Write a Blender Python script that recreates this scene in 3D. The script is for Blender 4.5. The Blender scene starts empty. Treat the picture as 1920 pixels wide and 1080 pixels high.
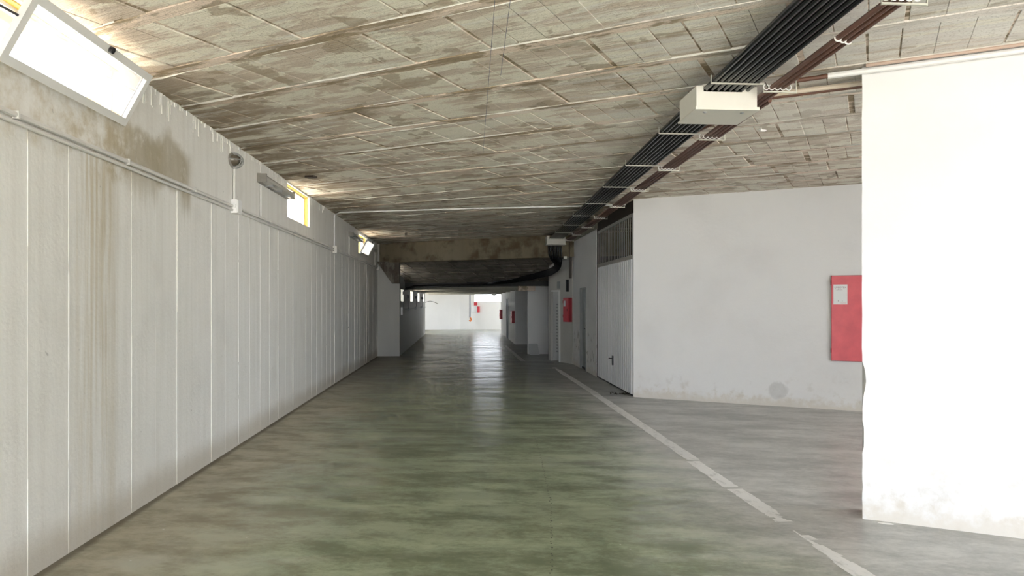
import bpy, math, random
from mathutils import Vector, Matrix, noise as mnoise
random.seed(7)
D = bpy.data
SC = bpy.context.scene
COL = SC.collection

# ------------------------------------------------------------------ camera, sky, sun, exposure
cam_d = D.cameras.new('camera'); cam = D.objects.new('camera', cam_d); COL.objects.link(cam)
cam_d.sensor_width = 36.0; cam_d.lens = 36.0 * 1330 / 1920
cam_d.shift_y = 27 / 1920
cam_d.clip_start = 0.05; cam_d.clip_end = 300
cam.location = (0, 0, 1.6); cam.rotation_euler = (math.radians(90), 0, math.radians(-4.043))
SC.camera = cam

W = D.worlds.new('sky'); SC.world = W; W.use_nodes = True
bg = W.node_tree.nodes['Background']
bg.inputs['Color'].default_value = (0.85, 0.91, 1.0, 1); bg.inputs['Strength'].default_value = 8.0

sun_d = D.lights.new('sun', 'SUN'); sun = D.objects.new('sun', sun_d); COL.objects.link(sun)
sun_d.energy = 26.0; sun_d.angle = math.radians(0.6); sun_d.color = (1.0, 0.90, 0.77)
sun.rotation_euler = Vector((0.42, -0.14, -0.90)).to_track_quat('-Z', 'Y').to_euler()

def portal(name, loc, direction, sx, sy):
    # sampling guide at an opening in the shell; emits nothing of its own
    l = D.lights.new(name, 'AREA'); l.shape = 'RECTANGLE'; l.size = sx; l.size_y = sy
    l.cycles.is_portal = True
    o = D.objects.new(name, l); COL.objects.link(o); o.location = loc
    o.rotation_euler = Vector(direction).to_track_quat('-Z', 'Z').to_euler()
portal('sky_portal', (1.25, -4.0, 1.7), (0, 1, 0), 7.9, 3.3)
portal('sky_portal', (9.1, 3.7, 2.0), (-1, 0, 0), 4.3, 2.75)  # unseen bay opening, added to brighten the side bay
portal('sky_portal', (-4.95, 38.6, 1.85), (1, 0, 0), 4.8, .85)
portal('sky_portal', (5.45, 39.1, 1.2), (-1, 0, 0), 4.1, 2.2)
for yy in (4.67, 11.11, 18.13):
    portal('sky_portal', (-2.70, yy, 3.10), (1, 0, 0), 1.5, 0.46)

SC.view_settings.view_transform = 'Standard'; SC.view_settings.look = 'None'
SC.view_settings.gamma = 1.0; SC.view_settings.use_curve_mapping = False
SC.view_settings.exposure = 0.46
try:
    SC.cycles.max_bounces = 5; SC.cycles.diffuse_bounces = 3; SC.cycles.glossy_bounces = 2
    SC.cycles.use_adaptive_sampling = True; SC.cycles.adaptive_threshold = 0.12; SC.cycles.adaptive_min_samples = 16; SC.cycles.use_light_tree = False
    SC.cycles.transparent_max_bounces = 6
except Exception:
    pass

# ------------------------------------------------------------------ the skewed grid of the slab
SK = math.radians(31.0)
KX, KY = math.sin(SK), math.cos(SK)          # across the joists
JX, JY = KY, -KX                             # along the joists
def jk(j, k): return (JX * j + KX * k, JY * j + KY * k)
def kofxy(x, y): return KX * x + KY * y
def jofxy(x, y): return JX * x + JY * y
def y_at(k, x): return (k - KX * x) / KY
HC = 3.34            # near ceiling
XL = -2.50           # left wall face
XR = 2.88            # right wall face

# ------------------------------------------------------------------ mesh helpers
ORG = {}
class MB:
    def __init__(s): s.v = []; s.f = []
    def add(s, vs, fs):
        o = len(s.v); s.v += [tuple(v) for v in vs]; s.f += [tuple(i + o for i in f) for f in fs]; return s
    def box(s, x0, x1, y0, y1, z0, z1):
        return s.add([(x0,y0,z0),(x1,y0,z0),(x1,y1,z0),(x0,y1,z0),(x0,y0,z1),(x1,y0,z1),(x1,y1,z1),(x0,y1,z1)],
                     [(0,3,2,1),(4,5,6,7),(0,1,5,4),(1,2,6,5),(2,3,7,6),(3,0,4,7)])
    def obox(s, c, u, v, w):
        c, u, v, w = Vector(c), Vector(u), Vector(v), Vector(w)
        return s.add([c-u-v-w, c+u-v-w, c+u+v-w, c-u+v-w, c-u-v+w, c+u-v+w, c+u+v+w, c-u+v+w],
                     [(0,3,2,1),(4,5,6,7),(0,1,5,4),(1,2,6,5),(2,3,7,6),(3,0,4,7)])
    def prism(s, poly, z0, z1):
        n = len(poly)
        a = sum(poly[i][0]*poly[(i+1)%n][1]-poly[(i+1)%n][0]*poly[i][1] for i in range(n))
        if a < 0: poly = poly[::-1]
        vs = [(p[0],p[1],z0) for p in poly] + [(p[0],p[1],z1) for p in poly]
        return s.add(vs, [tuple(range(n-1,-1,-1)), tuple(range(n,2*n))] + [(i,(i+1)%n,n+(i+1)%n,n+i) for i in range(n)])
    def tube(s, path, r, n=8, cap=True):
        P = [Vector(p) for p in path]; m = len(P)
        t0 = (P[1]-P[0]).normalized()
        up = Vector((0,0,1)) if abs(t0.z) < .9 else Vector((1,0,0))
        a = t0.cross(up).normalized(); vs = []
        for i in range(m):
            t = (P[min(i+1,m-1)]-P[max(i-1,0)]).normalized()
            a = (a - t*a.dot(t)).normalized(); b = t.cross(a)
            rr = r[i] if isinstance(r,(list,tuple)) else r
            for q in range(n):
                an = 2*math.pi*q/n
                vs.append(P[i] + (a*math.cos(an)+b*math.sin(an))*rr)
        fs = [(i*n+q, i*n+(q+1)%n, (i+1)*n+(q+1)%n, (i+1)*n+q) for i in range(m-1) for q in range(n)]
        if cap: fs += [tuple(range(n-1,-1,-1)), tuple(range((m-1)*n, m*n))]
        return s.add(vs, fs)
    def disc(s, c, ax, r, th, n=12):
        c, ax = Vector(c), Vector(ax).normalized()
        return s.tube([c, c+ax*th], r, n)
    def dome(s, c, ax, ra, rb, h, ref, n=14, m=5):
        # half ellipsoid: axis ax, radii ra along ref, rb across
        c, ax, ref = Vector(c), Vector(ax).normalized(), Vector(ref).normalized(); q = ax.cross(ref)
        vs = []
        for i in range(m):
            t = (math.pi/2)*i/m
            for k in range(n):
                an = 2*math.pi*k/n
                vs.append(c + ref*ra*math.cos(t)*math.cos(an) + q*rb*math.cos(t)*math.sin(an) + ax*h*math.sin(t))
        vs.append(c+ax*h)
        fs = [(i*n+k, i*n+(k+1)%n, (i+1)*n+(k+1)%n, (i+1)*n+k) for i in range(m-1) for k in range(n)]
        fs += [((m-1)*n+k, (m-1)*n+(k+1)%n, m*n) for k in range(n)] + [tuple(range(n-1,-1,-1))]
        return s.add(vs, fs)
    def build(s, name, mt, parent=None, smooth=False, origin=None):
        xs = [v[0] for v in s.v]; ys = [v[1] for v in s.v]; zs = [v[2] for v in s.v]
        o = Vector(origin) if origin else Vector(((min(xs)+max(xs))/2, (min(ys)+max(ys))/2, min(zs)))
        me = D.meshes.new(name); me.from_pydata([Vector(v)-o for v in s.v], [], s.f); me.update()
        if smooth:
            me.shade_smooth()
            try: me.set_sharp_from_angle(angle=math.radians(40))
            except Exception: pass
        me.materials.append(M[mt])
        ob = D.objects.new(name, me); COL.objects.link(ob)
        if parent is not None:
            ob.parent = parent; ob.location = o - ORG[parent]
        else: ob.location = o
        ORG[ob] = o
        return ob
def thing(name, loc, label, cat, group=None):
    e = D.objects.new(name, None); COL.objects.link(e); e.location = loc; e.empty_display_size = .1
    ORG[e] = Vector(loc); tag(e, label, cat, group); return e
def tag(o, label, cat, group=None, kind=None):
    o['label'] = label; o['category'] = cat
    if group: o['group'] = group
    if kind: o['kind'] = kind
    return o
def struct(o, label, cat):
    o['kind'] = 'structure'; o['label'] = label; o['category'] = cat; return o
def box(*a): return MB().box(*a)

# ------------------------------------------------------------------ materials
M = {}
class G:
    def __init__(s, name):
        m = D.materials.new(name); m.use_nodes = True; M[name] = m
        s.nt = m.node_tree; s.b = s.nt.nodes['Principled BSDF']; s.m = m
        s.geo = s.nt.nodes.new('ShaderNodeNewGeometry')
        sp = s.n('ShaderNodeSeparateXYZ'); s.l(s.geo.outputs['Position'], sp.inputs[0])
        s.P = s.geo.outputs['Position']; s.X, s.Y, s.Z = sp.outputs
    def n(s, t, **k):
        nd = s.nt.nodes.new(t)
        for a, b in k.items(): setattr(nd, a, b)
        return nd
    def l(s, a, b): s.nt.links.new(a, b)
    def put(s, v, sock):
        if hasattr(v, 'node'): s.l(v, sock)
        else: sock.default_value = v
    def math(s, op, a, b=0.0, c=0.0, clamp=False):
        nd = s.n('ShaderNodeMath', operation=op, use_clamp=clamp)
        for i, v in enumerate((a, b, c)): s.put(v, nd.inputs[i])
        return nd.outputs[0]
    def sstep(s, e0, e1, x):
        nd = s.n('ShaderNodeMapRange', interpolation_type='SMOOTHSTEP')
        s.put(x, nd.inputs[0]); s.put(e0, nd.inputs[1]); s.put(e1, nd.inputs[2]); return nd.outputs[0]
    def band(s, a, b, c, d, x): return s.math('MULTIPLY', s.sstep(a, b, x), s.sstep(d, c, x))
    def vec(s, x, y, z):
        nd = s.n('ShaderNodeCombineXYZ')
        for i, v in enumerate((x, y, z)): s.put(v, nd.inputs[i])
        return nd.outputs[0]
    def scale(s, sx, sy, sz, rot=0.0):
        nd = s.n('ShaderNodeMapping'); s.l(s.P, nd.inputs[0])
        if rot:
            r = s.n('ShaderNodeVectorRotate', rotation_type='Z_AXIS'); s.l(s.P, r.inputs[0]); r.inputs['Angle'].default_value = rot
            s.l(r.outputs[0], nd.inputs[0])
        nd.inputs['Scale'].default_value = (sx, sy, sz); return nd.outputs[0]
    def noise(s, v, sc=1.0, det=4.0, ro=0.55, dist=0.0):
        nd = s.n('ShaderNodeTexNoise'); s.l(v, nd.inputs['Vector']); nd.inputs['Scale'].default_value = sc
        nd.inputs['Detail'].default_value = det; nd.inputs['Roughness'].default_value = ro; nd.inputs['Distortion'].default_value = dist
        return nd.outputs['Fac']
    def mix(s, f, a, b):
        nd = s.n('ShaderNodeMix', data_type='RGBA'); s.put(f, nd.inputs['Factor'])
        for v, i in ((a, 6), (b, 7)):
            if hasattr(v, 'node'): s.l(v, nd.inputs[i])
            else: nd.inputs[i].default_value = (*v, 1)
        return nd.outputs[2]
    def bump(s, h, st=0.3, d=0.02):
        nd = s.n('ShaderNodeBump'); nd.inputs['Strength'].default_value = st; nd.inputs['Distance'].default_value = d
        s.l(h, nd.inputs['Height']); s.l(nd.outputs[0], s.b.inputs['Normal'])
    def out(s, col=None, rough=None, spec=None, metal=None):
        if col is not None:
            if hasattr(col, 'node'): s.l(col, s.b.inputs['Base Color'])
            else: s.b.inputs['Base Color'].default_value = (*col, 1)
        if rough is not None: s.put(rough, s.b.inputs['Roughness'])
        if spec is not None: s.b.inputs['Specular IOR Level'].default_value = spec
        if metal is not None: s.b.inputs['Metallic'].default_value = metal
        return s
def plain(name, col, rough=.6, metal=0.0, var=.12, sc=9.0, spec=.4):
    g = G(name); n = g.noise(g.P, sc, 4)
    g.out(g.mix(n, tuple(c*(1-var) for c in col), tuple(min(1, c*(1+var)) for c in col)), rough, spec, metal); return g

# painted in-situ concrete of the left wall, with leak stains under the first window
g = G('left_wall_paint')
n1 = g.noise(g.scale(1, 7, .35), 1.6, 5); n2 = g.noise(g.scale(1, 1, 1), 2.2, 5)
col = g.mix(g.sstep(.35, .75, n1), (.85, .835, .785), (.79, .77, .715))
col = g.mix(g.math('MULTIPLY', g.sstep(.5, .8, n2), .25), col, (.60, .57, .52))
streak = g.noise(g.scale(1, 14, .5), 1.5, 5, .6)
fine = g.noise(g.scale(1, 40, 1.0), 1.0, 4, .6)
# stained belt between the conduit and the window sill
belt = g.math('MULTIPLY', g.band(2.0, 4.2, 6.55, 6.85, g.Y), g.band(2.45, 2.62, 2.88, 3.02, g.math('ADD', g.Z, g.math('MULTIPLY', g.math('SUBTRACT', n2, .5), .5))))
belt = g.math('MULTIPLY', belt, g.sstep(.30, .60, g.math('ADD', g.math('MULTIPLY', g.noise(g.P, 6, 6, .68), .8), g.math('MULTIPLY', g.sstep(4.6, 6.2, g.Y), .22))))
# long runs to the floor, short runs under the belt
runA = g.math('MULTIPLY', g.band(4.70, 4.95, 5.25, 5.42, g.Y), g.sstep(.38, .62, streak))
runA = g.math('MULTIPLY', runA, g.math('MULTIPLY', g.sstep(-1.6, 2.6, g.Z), .75))
runA2 = g.math('MULTIPLY', g.band(5.16, 5.24, 5.28, 5.36, g.Y), g.math('ADD', .2, g.math('MULTIPLY', fine, .8)))
low = g.math('ADD', 1.95, g.math('MULTIPLY', fine, .75))
runB = g.math('MULTIPLY', g.band(5.40, 5.60, 5.95, 6.15, g.Y), g.sstep(low, 2.62, g.Z))
runC = g.math('MULTIPLY', g.band(6.35, 6.62, 6.70, 6.78, g.Y), g.sstep(low, 2.62, g.Z))
upmask = g.sstep(2.66, 2.60, g.Z)
runs = g.math('MULTIPLY', g.math('MAXIMUM', g.math('MAXIMUM', runA, g.math('MULTIPLY', runA2, .6)), g.math('MAXIMUM', g.math('MULTIPLY', runB, .85), g.math('MULTIPLY', runC, .9))), upmask)
col = g.mix(g.math('MULTIPLY', g.math('MAXIMUM', belt, runs, clamp=True), g.math('ADD', .35, g.math('MULTIPLY', n2, .85))), col, g.mix(g.sstep(5.0, 5.9, g.Y), g.mix(streak, (.42, .345, .21), (.62, .52, .34)), g.mix(streak, (.27, .225, .13), (.44, .37, .23))))
edge = g.math('MULTIPLY', g.sstep(.22, .0, g.math('SUBTRACT', g.Z, g.math('MULTIPLY', n2, .16))), .6)
col = g.mix(edge, col, (.50, .44, .34))
specks = g.sstep(.74, .78, g.noise(g.P, 16, 2))
col = g.mix(g.math('MULTIPLY', specks, .5), col, (.35, .33, .30))
g.out(col, .62, .3); g.bump(g.math('ADD', g.math('MULTIPLY', n1, .6), g.noise(g.P, 30, 4)), .25, .012)

# rendered and painted walls on the right
g = G('white_render')
n1 = g.noise(g.P, 1.1, 5); n2 = g.noise(g.P, 7, 6, .65)
col = g.mix(g.sstep(.4, .8, n1), (.83, .825, .815), (.78, .77, .76))
low = g.sstep(.75, .0, g.Z)
col = g.mix(g.math('MULTIPLY', g.math('MULTIPLY', low, g.sstep(.52, .72, n2)), .45), col, (.55, .52, .47))
col = g.mix(g.math('MULTIPLY', g.sstep(.17, .0, g.math('SUBTRACT', g.Z, g.math('MULTIPLY', g.math('SUBTRACT', n2, .45), .5))), .7), col, (.68, .63, .55))
# worn patch low on the bay wall
px = g.math('SUBTRACT', g.X, 4.86); pz = g.math('SUBTRACT', g.Z, .24)
dd = g.math('ADD', g.math('MULTIPLY', g.math('MULTIPLY', px, px), 60.), g.math('MULTIPLY', g.math('MULTIPLY', pz, pz), 55.))
wp = g.math('MULTIPLY', g.sstep(1.2, .5, g.math('ADD', dd, g.math('MULTIPLY', g.math('SUBTRACT', n2, .5), 2.2))), g.band(8, 9, 12, 13, g.Y))
col = g.mix(g.math('MULTIPLY', wp, g.math('ADD', .15, g.math('MULTIPLY', n2, .7))), col, (.50, .49, .47))
# scuffed plaster low on the corridor wall
sc = g.math('MULTIPLY', g.math('MULTIPLY', g.band(14.9, 15.2, 18.0, 18.4, g.Y), g.band(.15, .3, .8, 1.0, g.Z)), g.sstep(.56, .62, g.noise(g.P, 6, 4)))
col = g.mix(g.math('MULTIPLY', sc, .7), col, (.36, .35, .33))
g.out(col, .7, .25); g.bump(g.math('ADD', n1, g.math('MULTIPLY', g.noise(g.P, 18, 5), .5)), .3, .015)

g = G('far_wall_paint')
n1 = g.noise(g.scale(1, 3, .5), 1.2, 4)
g.out(g.mix(n1, (.74, .73, .70), (.84, .835, .82)), .65, .3)

g = G('grey_wall_paint')  # mottled grey wall tone, darker than the neighbouring walls
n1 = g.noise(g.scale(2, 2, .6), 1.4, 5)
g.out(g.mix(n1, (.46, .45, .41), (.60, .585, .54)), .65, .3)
g = G('floor_paint')
rn = g.noise(g.scale(.6, 1.7, 1, 0.45), 1.1, 5, .62, .4)
big = g.noise(g.P, .42, 3, .5)
mott = g.noise(g.scale(.8, 1.3, 1, .3), 2.6, 7, .70)
fine = g.noise(g.scale(.8, 1.2, 1), 20, 5, .75)
tone = g.math('ADD', g.math('MULTIPLY', rn, .38), g.math('ADD', g.math('MULTIPLY', mott, .42), g.math('MULTIPLY', fine, .20)))
green = g.mix(g.sstep(.41, .59, tone), (.185, .220, .125), (.430, .485, .325))
grey = g.mix(g.sstep(.39, .61, tone), (.34, .34, .315), (.60, .595, .56))
wob = g.math('MULTIPLY', g.math('SUBTRACT', big, .5), 1.6)
right = g.sstep(1.0, 2.5, g.math('ADD', g.X, g.math('ADD', wob, g.math('MULTIPLY', g.math('SUBTRACT', mott, .5), .8))))
col = g.mix(right, green, grey)
dirt = g.sstep(-.85, -2.2, g.math('ADD', g.X, g.math('ADD', wob, g.math('MULTIPLY', g.math('SUBTRACT', mott, .5), 1.6))))
col = g.mix(g.math('MULTIPLY', dirt, .85), col, g.mix(g.sstep(.35, .65, mott), (.33, .28, .19), (.56, .50, .38)))
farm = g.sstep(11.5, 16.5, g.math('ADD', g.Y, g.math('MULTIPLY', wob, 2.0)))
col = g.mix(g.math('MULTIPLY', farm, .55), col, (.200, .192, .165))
edge = g.sstep(.06, .0, g.math('SUBTRACT', g.math('ABSOLUTE', g.math('ADD', g.X, 2.5)), g.math('MULTIPLY', fine, .06)))
col = g.mix(g.math('MULTIPLY', edge, .7), col, (.100, .080, .050))
pale = g.math('MULTIPLY', g.sstep(.56, .72, g.noise(g.P, .8, 5, .6)), .4)
col = g.mix(pale, col, (.52, .53, .47))
vo = g.n('ShaderNodeTexVoronoi'); vo.inputs['Scale'].default_value = 7.0; g.l(g.P, vo.inputs['Vector'])
fl = g.math('MULTIPLY', g.sstep(.055, .035, vo.outputs['Distance']), g.sstep(.52, .6, mott))
col = g.mix(fl, col, (.75, .75, .70))
rough = g.math('ADD', .36, g.math('MULTIPLY', g.math('ADD', tone, dirt), .2))
g.out(col, rough, .45)
wav = g.noise(g.scale(.35, 2.6, 1), 1.6, 2, .6)
g.l(g.math('MULTIPLY', g.math('ADD', .3, g.math('MULTIPLY', g.sstep(.40, .56, wav), .7)), g.math('SUBTRACT', .95, g.math('MAXIMUM', g.math('MULTIPLY', dirt, .8), g.math('MULTIPLY', right, .72)))), g.b.inputs['Coat Weight'])
g.b.inputs['Coat Roughness'].default_value = .22; g.b.inputs['Coat IOR'].default_value = 1.55

def slab(name, base, pale, dark, seed):
    base, pale, dark = (tuple(min(.82, c*f) for c, f in zip(t, (1.36, 1.225, 1.15))) for t in (base, pale, dark)) if seed < 3 else (base, pale, dark)
    g = G(name)
    oi = g.n('ShaderNodeObjectInfo')
    v = g.scale(.8, 3.0, 1, SK); v2 = g.scale(1.2, 1.6, 1, SK); v3 = g.scale(.9, 13.0, 1, SK)
    a = g.noise(v, 1.7, 6, .66, .5); b = g.noise(v2, 2.1, 4, .55, .3); c = g.noise(v3, 2.0, 4, .65)
    col = g.mix(g.sstep(.47, .53, a), base, pale)
    col = g.mix(g.math('MULTIPLY', g.sstep(.52, .62, c), .4), col, tuple(min(1, p*1.12) for p in pale))
    k = g.math('ADD', b, g.math('MULTIPLY', g.math('SUBTRACT', oi.outputs['Random'], .5), .14))
    col = g.mix(g.math('MULTIPLY', g.sstep(.585, .615, k), .62), col, dark)
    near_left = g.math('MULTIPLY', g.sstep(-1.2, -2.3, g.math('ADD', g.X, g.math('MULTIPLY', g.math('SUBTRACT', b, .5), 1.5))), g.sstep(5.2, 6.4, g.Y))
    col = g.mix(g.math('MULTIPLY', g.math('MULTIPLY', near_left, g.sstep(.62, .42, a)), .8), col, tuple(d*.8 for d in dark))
    smear = g.math('MULTIPLY', g.sstep(.54, .72, g.math('ADD', g.noise(g.scale(.45, 5.5, 1, SK), 1.7, 5, .68, .3), g.math('MULTIPLY', g.sstep(.0, 2.6, g.X), .20))), g.sstep(9.5, 5.0, g.math('ADD', g.math('MULTIPLY', g.X, KX), g.math('MULTIPLY', g.Y, KY))))
    if seed < 2: col = g.mix(g.math('MULTIPLY', smear, .75), col, (.78, .755, .71))
    pit = g.noise(g.P, 70, 2, .7)
    col = g.mix(g.math('MULTIPLY', g.sstep(.56, .66, pit), .35), col, tuple(d*.75 for d in dark))
    g.out(col, .85, .15)
    g.bump(g.math('ADD', g.math('ADD', g.math('MULTIPLY', a, .8), c), g.math('MULTIPLY', pit, .35)), .55, .018)
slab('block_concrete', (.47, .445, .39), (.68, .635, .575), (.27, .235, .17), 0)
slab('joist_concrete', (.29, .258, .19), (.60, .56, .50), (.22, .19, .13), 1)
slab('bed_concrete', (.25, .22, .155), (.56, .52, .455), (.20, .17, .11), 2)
plain('mortar', (.64, .62, .555), .9, var=.2, sc=14)
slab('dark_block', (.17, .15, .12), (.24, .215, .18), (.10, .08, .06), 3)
plain('far_concrete', (.44, .42, .36), .85, var=.25, sc=3)
g = G('beam_concrete')
n1 = g.noise(g.scale(3, 3, .6), 1.4, 5); n2 = g.noise(g.P, 2.2, 5)
g.out(g.mix(g.sstep(.45, .65, n2), g.mix(n1, (.19, .155, .10), (.29, .25, .175)), (.12, .09, .055)), .85, .15)

plain('white_paint_metal', (.82, .82, .80), .42, var=.04)
plain('galv', (.56, .55, .47), .5, metal=.2, var=.1)
plain('cream_box', (.80, .775, .69), .4, var=.04)
plain('cream_lid', (.70, .675, .59), .4, var=.05)
plain('black_cable', (.010, .010, .012), .27, var=.3, spec=.5)
plain('brown_pipe', (.15, .068, .044), .36, var=.2)
plain('salmon_pipe', (.52, .39, .31), .5, var=.1)
plain('white_pipe', (.84, .83, .81), .45, var=.06)
plain('cream_pipe', (.72, .62, .50), .5, var=.08)
plain('wall_conduit', (.74, .72, .67), .55, var=.1)
plain('red_enamel', (.62, .055, .07), .34, var=.12, sc=4)
plain('red_enamel_lit', (.80, .14, .165), .30, var=.22, sc=5)  # paler red: strong light put into the colour, plus mottling
plain('dark_red', (.34, .03, .04), .5)
plain('label_white', (.86, .86, .86), .5, var=.02)
plain('print_grey', (.30, .22, .24), .6)
plain('print_red', (.7, .06, .06), .6)
plain('black_plastic', (.02, .02, .022), .45)
plain('dark_brown_metal', (.055, .042, .032), .6, var=.3)
plain('grey_metal', (.30, .31, .30), .45, var=.12)
plain('door_grey', (.27, .30, .29), .38, var=.08)
plain('grille_metal', (.42, .40, .36), .5, metal=.2, var=.1)
plain('garage_white', (.80, .81, .82), .36, var=.03)
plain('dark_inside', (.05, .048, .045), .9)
plain('sash_white', (.80, .79, .76), .4, var=.05)
plain('lamp_grey', (.24, .225, .195), .45, var=.25)
plain('pale_board', (.55, .56, .55), .5, var=.08)
plain('leaf_dark', (.06, .05, .035), .8, var=.5, sc=40)
plain('stain_dark', (.06, .065, .035), .4)
plain('plaster_chip', (.78, .76, .72), .8)
plain('pink_petal', (.80, .08, .22), .7, var=.3, sc=20)
plain('green_leaf', (.07, .13, .03), .6, var=.3)
plain('outside_ground', (.62, .585, .52), .9, var=.12, sc=.7)
plain('yellow_eave', (.86, .58, .15), .8, var=.06)
plain('roof_slab', (.45, .43, .39), .9)
plain('orange_plastic', (.75, .22, .05), .5)
plain('blue_paint', (.11, .13, .17), .6)
g = G('line_paint')
wear = g.noise(g.scale(5, 2.2, 1), 3.0, 6, .7)
g.out(g.mix(g.math('MULTIPLY', g.sstep(.50, .66, wear), .55), (.84, .83, .80), (.46, .46, .43)), .5, .4)
# window glass
g = G('glass'); nt = g.nt
tr = g.n('ShaderNodeBsdfTransparent'); gl = g.n('ShaderNodeBsdfGlossy'); gl.inputs['Roughness'].default_value = .03
tr.inputs[0].default_value = (.94, .96, .97, 1)
mx = g.n('ShaderNodeMixShader'); mx.inputs[0].default_value = .06
tl = g.n('ShaderNodeBsdfTranslucent'); tl.inputs[0].default_value = (.95, .95, .93, 1); m0 = g.n('ShaderNodeMixShader')
dust = g.noise(g.P, 6, 4); g.l(g.math('ADD', .06, g.math('MULTIPLY', dust, .22)), m0.inputs[0]); g.l(tr.outputs[0], m0.inputs[1]); g.l(tl.outputs[0], m0.inputs[2])
g.l(m0.outputs[0], mx.inputs[1]); g.l(gl.outputs[0], mx.inputs[2])
g.l(mx.outputs[0], nt.nodes['Material Output'].inputs['Surface'])
g = G('lamp_glass'); g.out((.22, .18, .13), .10, .8); g.b.inputs['Transmission Weight'].default_value = .35
g = G('tube_cover'); g.out((.60, .58, .52), .25, .5); g.b.inputs['Transmission Weight'].default_value = .15

# ------------------------------------------------------------------ floor and ground
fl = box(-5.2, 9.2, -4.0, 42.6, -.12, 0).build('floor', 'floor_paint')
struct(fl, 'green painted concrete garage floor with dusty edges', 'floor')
gr = MB()
gr.box(-60, 60, -60, -4.0, -.3, -.02); gr.box(9.2, 60, -4.0, 20, -.3, -.02)
gr.box(-60, 60, 42.6, 60, -.3, -.02); gr.box(9.2, 60, 36, 42.6, -.3, -.02)
gr.box(-60, -5.2, 36.0, 42.6, -.3, -.02)
struct(gr.build('ground', 'outside_ground'), 'pale sunlit ground outside the garage openings', 'ground')
gr2 = MB(); gr2.box(-40, -2.76, -4.0, 21.5, 2.3, 2.72); gr2.box(-40, -2.16, 21.5, 36.0, 1.2, 1.5)
struct(gr2.build('ground', 'outside_ground'), 'raised sunlit ground outside the high left windows', 'ground')

# lane line: worn painted dashes
def ragged_strip(x0, x1, y0, y1, rag0, rag1, w=.135, n=26):
    mb = MB()
    L, R = [], []
    for i in range(n+1):
        t = i/n; y = y0+(y1-y0)*t; x = x0+(x1-x0)*t
        L.append((x-w/2+random.uniform(-.006,.006), y)); R.append((x+w/2+random.uniform(-.006,.006), y))
    for i in range(n):
        d = min(i, n-1-i); lw = 0.
        if (rag0 and i < 7): lw = .5*(1-i/7)
        if (rag1 and n-1-i < 7): lw = .5*(1-(n-1-i)/7)
        a, b, c, d4 = L[i], R[i], R[i+1], L[i+1]
        u0 = random.random()*lw if lw else 0; u1 = 1-random.random()*lw*1.2 if lw else 1
        p = lambda q, r, u: (q[0]+(r[0]-q[0])*u, q[1]+(r[1]-q[1])*u)
        quad = [p(a,b,u0), p(a,b,u1), p(d4,c,u1 if not lw else max(u0+.1,u1-random.random()*.2)), p(d4,c,u0)]
        mb.add([(q[0],q[1],.0015) for q in quad], [(0,1,2,3)])
    return mb
for (x0,y0,x1,y1,r0,r1) in [(2.37,2.2,2.335,4.82,False,True),(2.345,5.02,2.335,5.93,True,False),(2.325,5.99,2.32,7.0,False,False),(2.345,7.06,2.32,12.2,False,False),(2.33,12.26,2.265,17.3,False,True),(1.66,19.2,1.58,26.2,False,False)]:
    ragged_strip(x0, x1, y0, y1, r0, r1).build('lane_line', 'line_paint', fl)
# trail of dark drips
mb = MB()
pts = [(0.905,9.3),(0.80,7.0),(0.70,5.52),(0.52,4.12),(.38,3.0)]
for i in range(len(pts)-1):
    (xa,ya),(xb,yb) = pts[i], pts[i+1]; L = math.hypot(xb-xa,yb-ya); n = int(L/.055)
    for q in range(n):
        t = (q+random.random()*.5)/n; r = random.uniform(.005,.010)
        cx, cy = xa+(xb-xa)*t+random.uniform(-.008,.008), ya+(yb-ya)*t
        mb.add([(cx+r*math.cos(a)*.8, cy+r*math.sin(a)*1.5, .0012) for a in [k*math.pi/3 for k in range(6)]], [(0,1,2,3,4,5)])
o = mb.build('drip_trail', 'stain_dark', fl); o['kind'] = 'stuff'
# expansion joint across the floor on the slab's skew
mb = MB(); q = [(-2.5, y_at(17.15,-2.5)), (2.42, y_at(17.15,2.42))]
mb.add([(q[0][0],q[0][1]-.03,.001),(q[1][0],q[1][1]-.03,.001),(q[1][0],q[1][1]+.03,.001),(q[0][0],q[0][1]+.03,.001)], [(0,1,2,3)])
mb.build('floor_joint', 'dark_inside', fl)

# ------------------------------------------------------------------ roof over everything, walls
rf = MB(); rf.box(-2.75, 9.2, -4.0, 37.0, 3.45, 3.75); rf.box(-5.0, 5.5, 37.0, 41.3, 2.35, 2.6); rf.box(-5.0, -2.75, 36.0, 37.0, 2.35, 2.6)  # far roof wings widened to cut daylight on the end wall
struct(rf.build('roof', 'roof_slab'), 'concrete roof slab above the garage ceiling', 'roof')
struct(box(-5.2, -5.0, 36.0, 41.3, 0, 1.45).build('wall_left', 'far_wall_paint'), 'unseen low parapet added to cut daylight at the far left opening', 'wall')  # parapet out of view, added to dim the far end

# left wall: formwork panels below, plastered band with window openings above
wl = MB(); wl.box(-2.75, XL-.012, -4.0, 21.3, 0, 2.64)
wl = wl.build('wall_left', 'left_wall_paint'); struct(wl, 'long white painted concrete wall with brown leak stains and high windows', 'wall')
WINS = [(3.90, 5.44), (10.37, 11.86), (17.40, 18.86)]
WZ = [(2.91, 3.31), (2.83, 3.32), (2.80, 3.27)]
ub = MB()
ub.box(-2.75, XL+.004, -4.0, 21.3, 2.62, 2.79); ub.box(-2.75, XL+.004, -4.0, 21.3, 3.33, 3.46)
ys = [-4.0] + [v for w in WINS for v in w] + [21.3]
for i in range(0, len(ys), 2): ub.box(-2.75, XL+.004, ys[i], ys[i+1], 2.79, 3.33)
for (a, b_), (c, d_) in zip(WINS, WZ): ub.box(-2.75, XL+.004, a, b_, 2.79, c); ub.box(-2.75, XL+.004, a, b_, d_, 3.33)
ub.build('upper_band', 'left_wall_paint', wl)
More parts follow.
